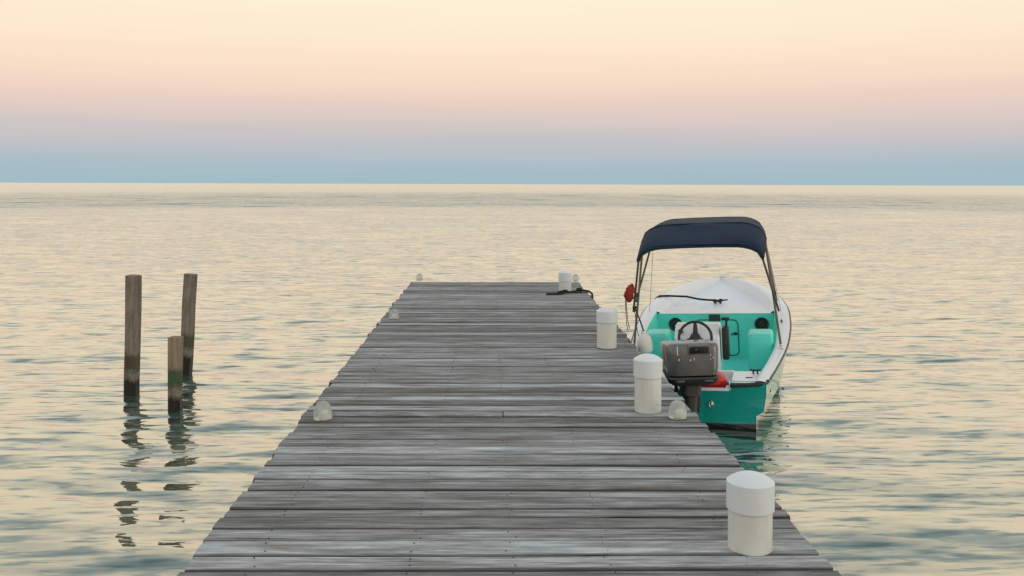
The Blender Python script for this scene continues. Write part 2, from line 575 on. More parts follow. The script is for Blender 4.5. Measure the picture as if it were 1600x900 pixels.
def empty(name, loc=(0, 0, 0)):
    o = bpy.data.objects.new(name, None)
    o.empty_display_size = 0.2
    COL.objects.link(o)
    o.location = loc
    return o


def cr(xs, ys):
    """smooth interpolation through the given stations"""
    xs = np.array(xs, float); ys = np.array(ys, float)
    d = np.diff(ys) / np.diff(xs)
    m = np.empty(len(xs))
    m[0], m[-1] = d[0], d[-1]
    for i in range(1, len(xs) - 1):
        m[i] = 0 if d[i - 1] * d[i] <= 0 else 2 * d[i - 1] * d[i] / (d[i - 1] + d[i])

    def f(x):
        i = int(min(max(np.searchsorted(xs, x) - 1, 0), len(xs) - 2))
        h = xs[i + 1] - xs[i]
        t = min(max((x - xs[i]) / h, 0), 1)
        return float((2 * t**3 - 3 * t**2 + 1) * ys[i] + (t**3 - 2 * t**2 + t) * h * m[i]
                     + (-2 * t**3 + 3 * t**2) * ys[i + 1] + (t**3 - t**2) * h * m[i + 1])
    return f


# ================================================================== THE SETTING
def build_water():
    rr = [0.4]
    while rr[-1] < 130:
        rr.append(rr[-1] + max(0.03, 0.006 * rr[-1]))
    while rr[-1] < 26000:
        rr.append(rr[-1] * 1.06)
    rr = np.array(rr)
    az = np.concatenate([np.arange(-60, 60, 0.3), np.arange(60, 300, 3.0)])
    az = np.radians(az)
    R, A = np.meshgrid(rr, az, indexing='ij')
    X, Y = R * np.sin(A), R * np.cos(A)
    sp = np.maximum(0.03, np.where(R < 130, 0.006 * R, 0.06 * R))
    Z = np.zeros_like(X)
    n = 36
    for i in range(n):
        lam = 0.28 * (2.2 / 0.28) ** (i / (n - 1))
        th = math.radians(rng.normal(4, 15))
        kx, ky = 2 * math.pi / lam * math.sin(th), 2 * math.pi / lam * math.cos(th)
        slope = 0.0115 * (1.0 if lam < 1.2 else 0.6)
        a = slope * lam / (2 * math.pi) * 1.414
        w = np.clip((lam / sp - 3) / 5, 0, 1)
        Z += a * w * np.sin(kx * X + ky * Y + rng.uniform(0, 6.28))
    nr, na = X.shape
    co = np.stack([X, Y, Z], -1).reshape(-1, 3)
    co = np.vstack([co, [[0, 0, 0]]])
    i = np.arange(nr - 1)[:, None] * na
    k = np.arange(na)[None, :]
    k2 = (k + 1) % na
    q = np.stack([i + k, i + k2, i + na + k2, i + na + k], -1).reshape(-1, 4)[:, ::-1]
    tri = np.stack([np.full(na, nr * na), (np.arange(na) + 1) % na, np.arange(na)], -1)
    me = bpy.data.meshes.new('water')
    me.vertices.add(len(co))
    me.vertices.foreach_set('co', co.astype(np.float32).ravel())
    loops = np.concatenate([q.ravel(), tri.ravel()])
    me.loops.add(len(loops))
    me.loops.foreach_set('vertex_index', loops.astype(np.int32))
    starts = np.concatenate([np.arange(len(q)) * 4, len(q) * 4 + np.arange(na) * 3])
    me.polygons.add(len(starts))
    me.polygons.foreach_set('loop_start', starts.astype(np.int32))
    me.polygons.foreach_set('use_smooth', np.ones(len(starts), bool))
    me.update(calc_edges=True)
    me.validate()
    if me.polygons[0].normal.z < 0:
        me.flip_normals()
    return tag(obj('water', me, M['water']), 'calm rippled sea reflecting the pale evening sky', 'water', kind='structure')


build_water()
b = MB()
b.box((0, 12, -1.75), (80, 80, 0.1))
tag(b.build('seabed', M['sand'], smooth=False), 'pale sandy seabed under the shallow water', 'seabed', kind='structure')

# ================================================================== THE PIER
XL, XR = -1.36, 1.53
Y0, Y1 = -3.0, 15.62
pier = tag(empty('pier', (0, 0, 0)), 'weathered grey plank pier running out over the sea', 'pier')


def plank_mesh(i):
    n = 5
    rows = []
    hw, th, bv = 0.5, 0.042, 0.06        # width is 1 before the object is scaled
    ph = random.uniform(0, 6)
    for s in range(n):
        t = s / (n - 1)
        x = (t - 0.5)
        dy = 0.018 * math.sin(ph + 5 * t) + random.uniform(-.02, .02)
        dz = 0.0025 * math.sin(2 * ph + 4 * t)
        cup = random.uniform(-0.0035, 0.0015)
        ex = random.uniform(-.002, .002) if s in (0, n - 1) else 0
        rows.append([(x + ex, -hw + dy, -th), (x + ex, hw + dy, -th), (x - ex, hw + dy, -0.007 + dz), (x - ex, hw - bv + dy, dz),
                     (x, dy, dz + cup), (x - ex, -hw + bv + dy, dz), (x - ex, -hw + dy, -0.007 + dz)])
    m = MB()
    m.grid(rows, close=True)
    m.f.append(tuple(range(7)))
    m.f.append(tuple(range((n - 1) * 7, n * 7)))
    return mesh_from('plank', m.v, m.f, True, 40)


variants = [plank_mesh(i) for i in range(12)]
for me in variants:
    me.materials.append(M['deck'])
# bake the length into every variant so that the grain is in metres along the board
L0 = XR - XL
lo = XL + L0 / 2
stringers = (-1.05, -0.35, 0.10, 0.55, 1.16)
nails = MB()
y = Y0
prev = None
while y < Y1 - 0.08:
    w = random.choice((0.095, 0.115, 0.130, 0.140, 0.140, 0.150, 0.165))
    gap = random.choice((0.007, 0.010, 0.014, 0.018, 0.027))
    yc = y + w / 2
    rz = -math.radians(random.gauss(0.95, 0.14))
    dz = random.gauss(0, 0.0020)
    tilt = random.gauss(0, 0.007)
    e0, e1 = random.gauss(0, 0.010), random.gauss(0, 0.010)
    xa, xb = XL + e0, XR + e1
    cuts = [(xa, xb)]
    if random.random() < 0.07:
        xm = 0.10 + random.choice((0, 0, 0.45, -0.45))
        cuts = [(xa, xm - 0.003), (xm + 0.003, xb)]
    for (a, c_) in cuts:
        me = random.choice(variants)
        o = obj('plank', me, None, pier)
        mid = (a + c_) / 2
        o.location = (mid, yc + (mid - lo) * math.tan(rz), DECK + dz + random.gauss(0, 0.001))
        o.rotation_euler = (tilt, random.gauss(0, 0.0006), rz)
        o.scale = (c_ - a, w, 1)
    for sx in stringers:
        for q in (-0.30, 0.30):
            nx = sx + random.gauss(0, 0.012)
            ny = yc + w * q + (nx - lo) * math.tan(rz) + random.gauss(0, 0.006)
            nails.lathe([(0.0036, -0.01), (0.0036, 0.0008), (0, 0.0012)], 6, (nx, ny, DECK + dz + 0.0005 + (ny - yc) * math.tan(tilt)))
    y += w + gap
o = nails.build('nail_heads', M['nail'], pier)
o['kind'] = 'stuff'
for sx in stringers[:1] + stringers[2:3] + stringers[4:]:
    b = MB()
    b.box((sx, (Y0 + Y1) / 2, DECK - 0.155), (0.06, Y1 - Y0 - 0.12, 0.19), 0.005)
    b.build('stringer', M['beam'], pier)
for yy in (-0.9, 1.6, 4.1, 6.55, 9.1, 11.6, 14.1, 15.2):
    b = MB()
    b.box((0.085, yy, DECK - 0.325), (2.45, 0.10, 0.15), 0.006)
    b.build('crossbeam', M['beam'], pier)
    for sx in (-1.0, 1.17):
        b = MB()
        b.lathe([(0, -1.7), (0.085, -1.7), (0.08, DECK - 0.40), (0, DECK - 0.40)], 14, (sx, yy, 0))
        b.build('pile', M['beam'], pier)


# ------------------------------------------------------------------ bollards
def bollard(x, yf, d, h, capfrac, label, lean=(0, 0)):
    """yf: front of the foot, h: full height, d: pipe diameter"""
    r = d / 2
    t = tag(empty('bollard', (x, yf + r, DECK + 0.002)), label, 'bollard', 'white capped pipe bollards on the pier')
    t.rotation_euler = (lean[0], lean[1], random.uniform(0, 6))
    zc = h * capfrac
    b = MB()
    b.lathe([(0, 0), (r, 0), (r, zc + 0.03), (0, zc + 0.03)], 40)
    b.build('pipe', M['pvc'], t)
    R = r * 1.085
    hd = h - zc
    dm = 0.38 * R
    sh = hd - dm
    prof = [(r * 1.005, zc), (R - 0.003, zc), (R, zc + 0.004), (R, zc + sh)]
    Rs = (R * R + dm * dm) / (2 * dm)
    a0 = math.asin(min(1, R / Rs))
    for k in range(1, 10):
        q = a0 * (1 - k / 9)
        prof.append((Rs * math.sin(q) if k < 9 else 0, zc + hd - Rs * (1 - math.cos(q))))
    b = MB()
    b.lathe(prof, 40)
    b.build('cap', M['cap'], t, angle=30)
    return t


bollard(1.222, 4.07, 0.203, 0.352, 0.515, 'stout short white capped bollard on the bare stretch of pier short of the boat', (0.0, 0.005))
bollard(1.19, 6.61, 0.200, 0.425, 0.60, 'tall white capped bollard standing between the clear dome light and the motor', (0.0, 0.0))
bollard(1.22, 9.22, 0.205, 0.420, 0.62, 'plain white capped bollard at the pier edge by the canopy poles', (0.0, -0.006))
bollard(1.185, 14.0, 0.195, 0.345, 0.50, 'white capped bollard with black rope at its foot near the pier end', (0.0, 0.0))


# ------------------------------------------------------------------ clear dome dock lights
def dome_light(px, base, label, s=1.0):
    dy = base - 287.5
    yy = 1400 * (CAM_H - DECK) / dy
    x = (px - 766) * (yy + 0.06) / 1400 * 1.008
    t = tag(empty('dock_light', (x, yy + 0.06, DECK + 0.003)), label, 'light', 'clear dome lights along the pier edges')
    t.rotation_euler = (0, 0, random.uniform(-0.5, 0.5))
    t.scale = (s, s, s)
    b = MB()
    prof = [(0, 0.002), (0.060, 0.002), (0.066, 0.006), (0.066, 0.020)]
    for k in range(1, 11):
        q = k / 10 * math.pi / 2
        prof.append((0.066 * math.cos(q) ** 0.75 if k < 10 else 0, 0.030 + 0.098 * math.sin(q)))
    b.lathe(prof, 28)
    d = b.build('dome', M['dome'], t)
    b = MB()
    b.lathe([(0, 0.006), (0.036, 0.006), (0.040, 0.020), (0.030, 0.052), (0.012, 0.062), (0, 0.063)], 20, (0.012, -0.006, 0))
    b.build('lamp_core', M['core'], t)
    return t


dome_light(509, 658, 'clear dome light on the open pier edge across from the tall bollard')
dome_light(1059, 658, 'clear dome light beside the tall bollard on the boat side of the pier')
dome_light(618, 499, 'clear dome light midway along the pier edge that faces the pilings', 0.92)
dome_light(657, 439, 'clear dome light on the bare corner at the pier end', 0.95)
dome_light(899, 440.5, 'clear dome light half hidden behind the bollard with black rope', 0.95)


# ------------------------------------------------------------------ old pilings standing in the water
def piling(x, y, zt, w, mat, label, lean=(0, 0), rz=0.0, cut=0.0):
    rows = []
    n = 9
    for s in range(n):
        z = -1.7 + (zt + 1.7) * s / (n - 1)
        h = w / 2
        bev = 0.012
        ring = []
        for (sx, sy) in ((-1, -1), (1, -1), (1, 1), (-1, 1)):
            e = random.gauss(0, 0.0022)
            a, c_ = ((sx * h + e, sy * (h - bev) + e), (sx * (h - bev) + e, sy * h + e))
            pts = (a, c_) if sx * sy > 0 else (c_, a)
            if (sx, sy) == (-1, -1):
                pts = (a, c_)
            elif (sx, sy) == (1, -1):
                pts = (c_, a)
            elif (sx, sy) == (1, 1):
                pts = (a, c_)
            else:
                pts = (c_, a)
            for p in pts:
                zz = z + (cut * p[0] / w + random.gauss(0, 0.003) if s == n - 1 else 0)
                ring.append((p[0], p[1], zz))
        rows.append(ring)
    top = [(p[0] * 0.92, p[1] * 0.92, p[2] + 0.006) for p in rows[-1]]
    rows.append(top)
    b = MB()
    b.grid(rows, close=True)
    b.f.append(tuple(range(8)))
    b.f.append(tuple(range(len(b.v) - 8, len(b.v))))
    o = b.build('piling', mat, None, True, 30)
    o.location = (x, y, 0)
    o.rotation_euler = (lean[0], lean[1], rz)
    return tag(o, label, 'piling', 'old square pilings standing in the water')


piling(-3.89, 9.84, 1.29, 0.132, M['piling'], 'tall upright square wooden piling standing alone in the water', (0, 0.012), math.radians(-4), -0.006)
piling(-3.67, 10.90, 1.20, 0.130, M['piling_b'], 'tall square wooden piling leaning over behind the short one', (0, 0.052), math.radians(-2), -0.010)
piling(-3.175, 9.13, 0.742, 0.122, M['piling_g'], 'short square wooden piling with a green algae band', (0, 0.0), math.radians(3), 0.0)

# ================================================================== THE SKIFF
boat = tag(empty('motor_skiff', (1.98, 8.45, 0)), 'teal and white open motor skiff with navy sun canopy moored beside the pier', 'boat')
boat.rotation_euler = (Matrix.Rotation(-math.radians(17.8), 3, 'Z') @ Matrix.Rotation(-math.radians(2.8), 3, 'Y')).to_euler()
US = [0, 0.8, 1.6, 2.4, 2.85, 3.3, 3.8, 4.2, 4.42, 4.52]
HW = cr(US, [0.64, 0.76, 0.855, 0.895, 0.885, 0.82, 0.66, 0.43, 0.22, 0.0])
GZ = cr(US, [0.43, 0.475, 0.54, 0.645, 0.725, 0.795, 0.865, 0.925, 0.955, 0.965])
CW = cr([0, 1.6, 2.85, 3.6, 4.2, 4.52], [0.605, 0.77, 0.74, 0.56, 0.27, 0.0])
CZ = cr([0, 1.6, 2.85, 3.6, 4.2, 4.52], [0.15, 0.15, 0.20, 0.32, 0.55, 0.93])
KZ = cr([0, 2.4, 3.4, 4.0, 4.35, 4.52], [-0.22, -0.22, -0.15, 0.05, 0.42, 0.90])
CAPW = cr([0, 1.2, 2.4, 2.85, 3.6, 4.2, 4.52], [0.11, 0.12, 0.15, 0.17, 0.14, 0.10, 0.07])


def section(u):
    hw, g, cw, cz, kz = HW(u), GZ(u), CW(u), CZ(u), KZ(u)
    cw = min(cw, hw * 0.97)
    lowz = max(kz + 0.03, -0.09) if kz < -0.12 else kz + (cz - kz) * 0.35
    return [(hw, g), (hw * 0.6 + cw * 0.4 + 0.008, g * 0.6 + cz * 0.4), (cw, cz + 0.01), (cw * 0.885, cz - 0.030),
            (cw * 0.87, lowz), (cw * 0.45, (lowz + kz) / 2 - 0.005), (0, kz)]


us = list(np.linspace(0, 3.2, 17)) + list(np.linspace(3.3, 4.52, 16))
rows = []
for u in us:
    s = section(u)
    rows.append([(v, u, z) for v, z in s] + [(-v, u, z) for v, z in reversed(s[:-1])])
b = MB()
b.grid(rows)
hull = b.build('hull', M['teal_hull'], boat, True, 28)

# transom board with the motor notch
s0 = section(0)
out = [(v * 0.994, z - 0.002) for v, z in s0[::-1]]
out = [out[0]] + out[1:]
right = out[1:]                                    # keel -> gunwale, starboard
poly = [out[0]] + right + [(0.31, 0.428), (0.30, 0.352), (-0.30, 0.352), (-0.31, 0.428)] + [(-v, z) for v, z in right[::-1]]
b = MB()
b.prism(poly, lambda v, z: (v, -0.006, z), lambda v, z: (v, 0.062, z))
b.build('transom', M['teal_hull'], boat, False)
b = MB()
b.box((0, 0.028, 0.357), (0.60, 0.082, 0.016), 0.004)
b.box((0.307, 0.028, 0.395), (0.014, 0.078, 0.075), 0.003)
b.box((-0.307, 0.028, 0.395), (0.014, 0.078, 0.075), 0.003)
b.build('motor_notch_sill', M['white_gel'], boat)
for sgn in (-1, 1):
    b = MB()
    b.tube([(sgn * 0.315, -0.012, 0.402), (sgn * 0.45, -0.014, 0.410), (sgn * 0.57, -0.010, 0.418), (sgn * 0.632, 0.02, 0.424), (sgn * 0.655, 0.10, 0.426)],
           0.019, 8)
    b.build('corner_trim', M['rubber'], boat)
# rub rail
for sgn in (-1, 1):
    b = MB()
    b.tube([(sgn * (HW(u) + 0.004), u, GZ(u) - 0.012) for u in us[1:-1]], 0.013, 6)
    b.build('rub_rail', M['rail'], boat)
# gunwale cap, both sides up to the stem
UC = [u for u in us if u <= 4.3]


def inner(u):
    return max(HW(u) - CAPW(u), 0.0)


for sgn in (-1, 1):
    rws = []
    for u in list(us):
        g = GZ(u)
        hi = inner(u)
        ho = HW(u)
        if hi == 0:
            hi = ho * 0.0
        rws.append([(sgn * (ho + 0.002), u, g - 0.006), (sgn * (ho - 0.006), u, g + 0.010), (sgn * (hi + ho) / 2, u, g + 0.018),
                    (sgn * (hi + 0.012), u, g + 0.014), (sgn * hi, u, g + 0.002)])
    b = MB()
    b.grid(rws)
    b.build('gunwale', M['white_gel'], boat, True, 50)
UB, UT = 2.82, 0.52                                # bulkhead, front of the stern deck
FLOOR, FD = 0.15, 0.695
FDZ = cr([2.7, 3.3, 3.8, 4.2, 4.45, 4.52], [0.695, 0.700, 0.735, 0.82, 0.90, 0.935])


def deck_half(u):
    z = FDZ(u)
    s = section(u)[:3]
    zs = [p[1] for p in s][::-1]
    vs = [p[0] for p in s][::-1]
    return max(0.0, min(inner(u) - 0.05, float(np.interp(z, zs, vs)) - 0.035))


for sgn in (-1, 1):
    b = MB()
    b.grid([[(sgn * inner(u), u, GZ(u) + 0.004), (sgn * (inner(u) - 0.02), u, GZ(u) - 0.10), (sgn * (inner(u) - 0.05), u, FLOOR - 0.01)]
            for u in np.linspace(UT, UB, 14)])
    b.build('cockpit_side', M['teal_in'], boat)
    b = MB()
    uu = [u for u in np.linspace(UB, 4.515, 22)]
    b.grid([[(sgn * inner(u), u, GZ(u) + 0.004), (sgn * (inner(u) * 0.4 + deck_half(u) * 0.6), u, GZ(u) * 0.4 + FDZ(u) * 0.6), (sgn * deck_half(u), u, FDZ(u) - 0.002)] for u in uu])
    b.build('bow_coaming', M['white_gel'], boat, True, 60)
b = MB()
b.grid([[(-(inner(u) - 0.045), u, FLOOR), (inner(u) - 0.045, u, FLOOR)] for u in np.linspace(UT, UB, 12)])
b.build('cockpit_floor', M['teal_in'], boat)
b = MB()
b.grid([[(-deck_half(u) - 0.008, u, FDZ(u)), (0, u, FDZ(u) + 0.012 * min(1, max(0, (u - UB) / 0.3))), (deck_half(u) + 0.008, u, FDZ(u))] for u in np.linspace(UB - 0.036, 4.512, 22)])
foredeck = b.build('foredeck', M['white_gel'], boat)
# bulkhead with door, speakers and plaque
iw = inner(UB)
b = MB()
b.prism([(-(iw - 0.05), FLOOR), (iw - 0.05, FLOOR), (iw - 0.012, FD - 0.001), (-(iw - 0.012), FD - 0.001)],
        lambda v, z: (v, UB - 0.03, z), lambda v, z: (v, UB, z))
bulk = b.build('bulkhead', M['teal_in'], boat, False)


def rrect(w, h, r, n=6):
    P = []
    for cx, cy, a0 in ((w / 2 - r, h / 2 - r, 0), (-w / 2 + r, h / 2 - r, 90), (-w / 2 + r, -h / 2 + r, 180), (w / 2 - r, -h / 2 + r, 270)):
        for k in range(n + 1):
            a = math.radians(a0 + 90 * k / n)
            P.append((cx + r * math.cos(a), cy + r * math.sin(a)))
    return P


dc = (0.02, 0.395)
b = MB()
pp = rrect(0.52, 0.44, 0.06)
b.tube([(dc[0] + p[0], UB - 0.033, dc[1] + p[1]) for p in pp + pp[:2]], 0.0065, 6)
b.build('door_gasket', M['seal'], bulk)
b = MB()
b.prism(rrect(0.50, 0.42, 0.05), lambda v, z: (dc[0] + v, UB - 0.037, dc[1] + z), lambda v, z: (dc[0] + v, UB - 0.029, dc[1] + z))
b.build('locker_door', M['teal_in'], bulk, False)
b = MB()
b.box((0.235, UB - 0.044, 0.44), (0.085, 0.016, 0.018), 0.004)
b.box((0.245, UB - 0.050, 0.448), (0.03, 0.026, 0.034), 0.006)
b.build('door_latch', M['rubber'], bulk)
b = MB()
for i, (dx, w_) in enumerate(((-0.03, 0.03), (0.012, 0.045))):
    b.box((0.0 + dx, UB - 0.0385, 0.610), (w_, 0.003, 0.006))
b.box((0.0, UB - 0.036, 0.640), (0.135, 0.012, 0.085), 0.003)
b.build('name_plate', M['plaque'], bulk, False)
for vv in (-0.485, 0.565):
    b = MB()
    b.lathe([(0, 0.004), (0.030, 0.010), (0.052, 0.000), (0.062, 0.010), (0.078, 0.016), (0.084, 0.010), (0.085, -0.004), (0, -0.004)], 28)
    o = b.build('speaker', M['rubber'], bulk)
    o.location = (vv, UB - 0.034, 0.560)
    o.rotation_euler = (math.pi / 2, 0, 0)
# stern decks and splash well
for sgn in (-1, 1):
    b = MB()
    P = [(sgn * 0.325, 0.064), (sgn * 0.325, UT), (sgn * (inner(UT) + 0.008), UT), (sgn * (inner(0.064) + 0.008), 0.064)]
    b.prism(P, lambda v, u: (v, u, 0.432), lambda v, u: (v, u, FLOOR))
    b.build('stern_deck', M['white_gel'], boat, False)
    b = MB()
    b.box((sgn * 0.48, 0.21, 0.4345), (0.065, 0.020, 0.007), 0.002)
    b.build('drain_slot', M['recess'], boat)
    b = MB()
    cx, cy, cz = sgn * 0.535, 0.40, 0.452
    b.tube([(cx - 0.055, cy, cz + 0.022), (cx, cy, cz + 0.012), (cx + 0.055, cy, cz + 0.022)], [0.006, 0.011, 0.006], 8)
    b.box((cx - 0.02, cy, cz - 0.006), (0.016, 0.02, 0.032), 0.003)
    b.box((cx + 0.02, cy, cz - 0.006), (0.016, 0.02, 0.032), 0.003)
    b.build('stern_cleat', M['rubber'], boat)
b = MB()
b.prism([(0.064, 0.26), (UT, 0.30), (UT, 0.27), (0.064, 0.23)], lambda u, z: (-0.325, u, z), lambda u, z: (0.325, u, z))
b.box((0, UT + 0.02, 0.30), (0.66, 0.035, 0.27), 0.008)
b.build('splash_well', M['white_gel'], boat, False)
# side lockers (teal seats against both sides)
for sgn in (-1, 1):
    b = MB()
    b.box((0.57 if sgn > 0 else -0.575, 1.72, 0.395), (0.27, 0.42, 0.49), 0.035, None, 3)
    b.build('side_locker', M['teal_in'], boat)
# fittings on the starboard gunwale
b = MB()
b.box((0.80, 2.35, GZ(2.35) + 0.024), (0.02, 0.09, 0.014), 0.004)
b.box((0.80, 2.35, GZ(2.35) + 0.036), (0.010, 0.14, 0.012), 0.004)
b.build('side_cleat', M['rubber'], boat)
# bow cleat
b = MB()
b.tube([(-0.13, 3.55, FDZ(3.55) + 0.060), (-0.04, 3.55, FDZ(3.55) + 0.050), (0.04, 3.55, FDZ(3.55) + 0.050), (0.13, 3.55, FDZ(3.55) + 0.060)], [0.008, 0.013, 0.013, 0.008], 8)
b.box((-0.035, 3.55, FDZ(3.55) + 0.024), (0.025, 0.03, 0.05), 0.004)
b.box((0.035, 3.55, FDZ(3.55) + 0.024), (0.025, 0.03, 0.05), 0.004)
b.tube([(0.05 * math.cos(a) * (1 + 0.2 * math.sin(3 * a)), 3.55 + 0.03 * math.sin(a), FDZ(3.55) + 0.045 + 0.02 * math.sin(2 * a)) for a in np.linspace(0, 9, 26)], 0.009, 6)
b.build('bow_cleat', M['rubber'], boat)
# transom fittings
b = MB()
b.tube([(0.13 + 0.020 * math.cos(a), -0.02, 0.225 + 0.026 * math.sin(a)) for a in np.linspace(0, 2 * math.pi, 15)], 0.0055, 6)
b.lathe([(0, -0.012), (0.018, -0.012), (0.018, 0.002), (0, 0.004)], 12, (0.13, -0.012, 0.235))
b.build('tow_eye', M['chrome'], boat)
b = MB()
b.lathe([(0, -0.01), (0.016, -0.01), (0.018, 0.0), (0.008, 0.004), (0, 0.0)], 14)
o = b.build('drain_plug', M['rubber'], boat)
o.location = (0.005, -0.008, 0.165)
o.rotation_euler = (math.pi / 2, 0, 0)
b = MB()
b.box((0.665, 0.32, 0.30), (0.018, 0.05, 0.045), 0.006)
b.build('side_vent', M['rubber'], boat)

# console, wheel, throttle
b = MB()
P = [(0.98, FLOOR), (1.42, FLOOR), (1.42, 0.75), (1.30, 0.81), (1.12, 0.81), (0.98, 0.69)]
b.prism(P, lambda u, z: (-0.30, u, z), lambda u, z: (0.17, u, z))
bm = bmesh.new()
me = mesh_from('console', b.v, b.f, False)
bm.from_mesh(me)
bmesh.ops.bevel(bm, geom=bm.edges[:], offset=0.022, segments=3, profile=0.5, affect='EDGES')
bm.to_mesh(me)
bm.free()
me.shade_smooth()
me.set_sharp_from_angle(angle=math.radians(50))
console = obj('console', me, M['white_gel'], boat)
b = MB()
R = 0.168
ring = [(R * math.cos(a), R * math.sin(a), 0) for a in np.linspace(0, 2 * math.pi, 41)]
b.tube(ring, 0.0145, 8, cap=False)
for a in (math.radians(90), math.radians(205), math.radians(335)):
    b.tube([(0, 0, -0.02), (0.09 * math.cos(a), 0.09 * math.sin(a), -0.015), (R * math.cos(a), R * math.sin(a), 0)], [0.034, 0.024, 0.015], 8, flat=0.4)
b.lathe([(0, -0.05), (0.05, -0.05), (0.055, -0.005), (0.04, 0.008), (0, 0.012)], 20)
b.tube([(0, 0, -0.14), (0, 0, -0.03)], 0.03, 10)
o = b.build('steering_wheel', M['rubber'], console)
o.location = (-0.075, 0.915, 0.700)
o.rotation_euler = (math.radians(68), 0, 0)
b = MB()
b.box((0.225, 1.10, 0.62), (0.07, 0.20, 0.34), 0.02)
b.tube([(0.235, 1.08, 0.76), (0.242, 1.05, 0.83), (0.246, 1.03, 0.875)], 0.012, 8)
b.box((0.235, 1.02, 0.880), (0.085, 0.035, 0.035), 0.012)
b.build('throttle_box', M['rubber'], console)
b = MB()
b.lathe([(0, 0), (0.026, 0), (0.026, 0.012), (0, 0.014)], 16)
for k, vv in enumerate((-0.235, 0.09)):
    pass
o = b.build('gauge', M['rubber'], console)
o.location = (-0.235, 1.02, 0.745)
o.rotation_euler = (math.radians(50), 0, 0)

# outboard motor: the cowling carries the rest
mot = Matrix.Translation((-0.085, -0.06, 0)) @ Matrix.Rotation(math.radians(13), 4, 'Z')


def cowl_ring(z, wx, y0, y1, r, n=5):
    """rounded outline, aft end y0 (negative), front end y1"""
    P = []
    for (cx, cy, a0) in ((wx - r, y1 - r, 0), (-wx + r, y1 - r, 90), (-wx + r, y0 + r, 180), (wx - r, y0 + r, 270)):
        for k in range(n + 1):
            a = math.radians(a0 + 90 * k / n)
            yy_ = cy + r * math.sin(a)
            zz_ = z - max(0, (z - 0.60) / 0.30) * (0.0 + 0.10 * (yy_ + 0.545))     # the hood falls away towards the bow
            P.append(mot @ Vector((cx + r * math.cos(a), yy_, zz_)))
    return P


b = MB()
lv = [(0.592, 0.205, -0.50, -0.02, 0.07), (0.605, 0.220, -0.530, 0.0, 0.07), (0.68, 0.228, -0.545, 0.01, 0.07), (0.79, 0.234, -0.545, 0.01, 0.07),
      (0.858, 0.236, -0.540, 0.0, 0.07), (0.880, 0.232, -0.530, -0.01, 0.07), (0.891, 0.216, -0.51, -0.03, 0.07), (0.895, 0.17, -0.45, -0.08, 0.07)]
rws = [cowl_ring(*l) for l in lv]
b.grid(rws, close=True)
nn = len(rws[0])
b.f.append(tuple(range(nn)))
b.f.append(tuple(range(len(b.v) - nn, len(b.v))))
motor = b.build('outboard_motor', M['cowl'], boat, True, 45)


def mbox(mb, c, s, bevel):
    return mb.box(mot @ Vector(c), s, bevel, mot.to_3x3())


b = MB()
lv = [(0.490, 0.13, -0.40, 0.06, 0.06), (0.500, 0.175, -0.455, 0.08, 0.07), (0.535, 0.215, -0.525, 0.11, 0.075), (0.578, 0.230, -0.545, 0.12, 0.075), (0.590, 0.226, -0.540, 0.118, 0.075)]
rws = [cowl_ring(*l) for l in lv]
b.grid(rws, close=True)
b.f.append(tuple(range(nn)))
b.f.append(tuple(range(len(b.v) - nn, len(b.v))))
b.build('lower_cowling', M['cowl_low'], motor, True, 45)
b = MB()
for dx in (-0.12, 0.13):
    mbox(b, (dx, -0.538, 0.560), (0.075, 0.02, 0.016), 0.004)
b.build('cowl_tabs', M['cowl'], motor)
b = MB()
mbox(b, (0.055, -0.533, 0.835), (0.205, 0.03, 0.092), 0.010)
b.build('handle_surround', M['cowl'], motor)
b = MB()
mbox(b, (0.055, -0.5435, 0.833), (0.165, 0.022, 0.060), 0.006)
b.build('handle_recess', M['recess'], motor)
b = MB()
mbox(b, (0.030, -0.550, 0.838), (0.028, 0.020, 0.030), 0.006)
b.build('cowl_catch', M['cowl_low'], motor)
b = MB()
for i in range(15):
    if i < 8:
        x_, z_ = random.choice((-0.235, -0.235, 0.22, 0.21)), random.uniform(0.64, 0.86)
        c_ = (math.copysign(0.2335, x_), random.uniform(-0.42, -0.15), z_)
        mbox(b, c_, (0.006, random.uniform(.012, .026), random.uniform(.015, .05)), 0.0015)
    else:
        mbox(b, (random.uniform(-0.15, 0.2), -0.5435, random.uniform(0.74, 0.79)), (random.uniform(.005, .010), 0.005, random.uniform(.006, .030)), 0.0015)
mbox(b, (-0.135, -0.5435, 0.83), (0.008, 0.006, 0.08), 0.0015)
o = b.build('paint_scuffs', M['scuff'], motor, False)
o['kind'] = 'stuff'
b = MB()
mbox(b, (-0.231, -0.33, 0.74), (0.008, 0.10, 0.12), 0.002)
b.build('side_decal', M['red'], motor)
b = MB()
rws = []
for z, wx, y0, y1 in ((0.50, 0.085, -0.42, 0.0), (0.40, 0.078, -0.41, -0.02), (0.385, 0.056, -0.36, -0.04), (0.20, 0.050, -0.31, -0.06), (0.02, 0.052, -0.30, -0.08), (-0.14, 0.042, -0.32, -0.09)):
    rws.append(cowl_ring(z, wx, y0, y1, min(0.04, wx * 0.9), 4))
b.grid(rws, close=True)
b.f.append(tuple(range(len(rws[0]))))
b.f.append(tuple(range(len(b.v) - len(rws[0]), len(b.v))))
b.build('leg', M['leg'], motor, True, 40)
b = MB()
mbox(b, (0, -0.26, -0.12), (0.20, 0.40, 0.014), 0.005)
for s in range(2):
    pass
b.tube([mot @ Vector((0, y_, -0.30)) for y_ in (-0.02, -0.06, -0.14, -0.26, -0.36, -0.42)], [0.008, 0.030, 0.046, 0.046, 0.038, 0.020], 14)
mbox(b, (0, -0.20, -0.20), (0.045, 0.24, 0.20), 0.012)
b.build('gearcase', M['leg'], motor)
b = MB()
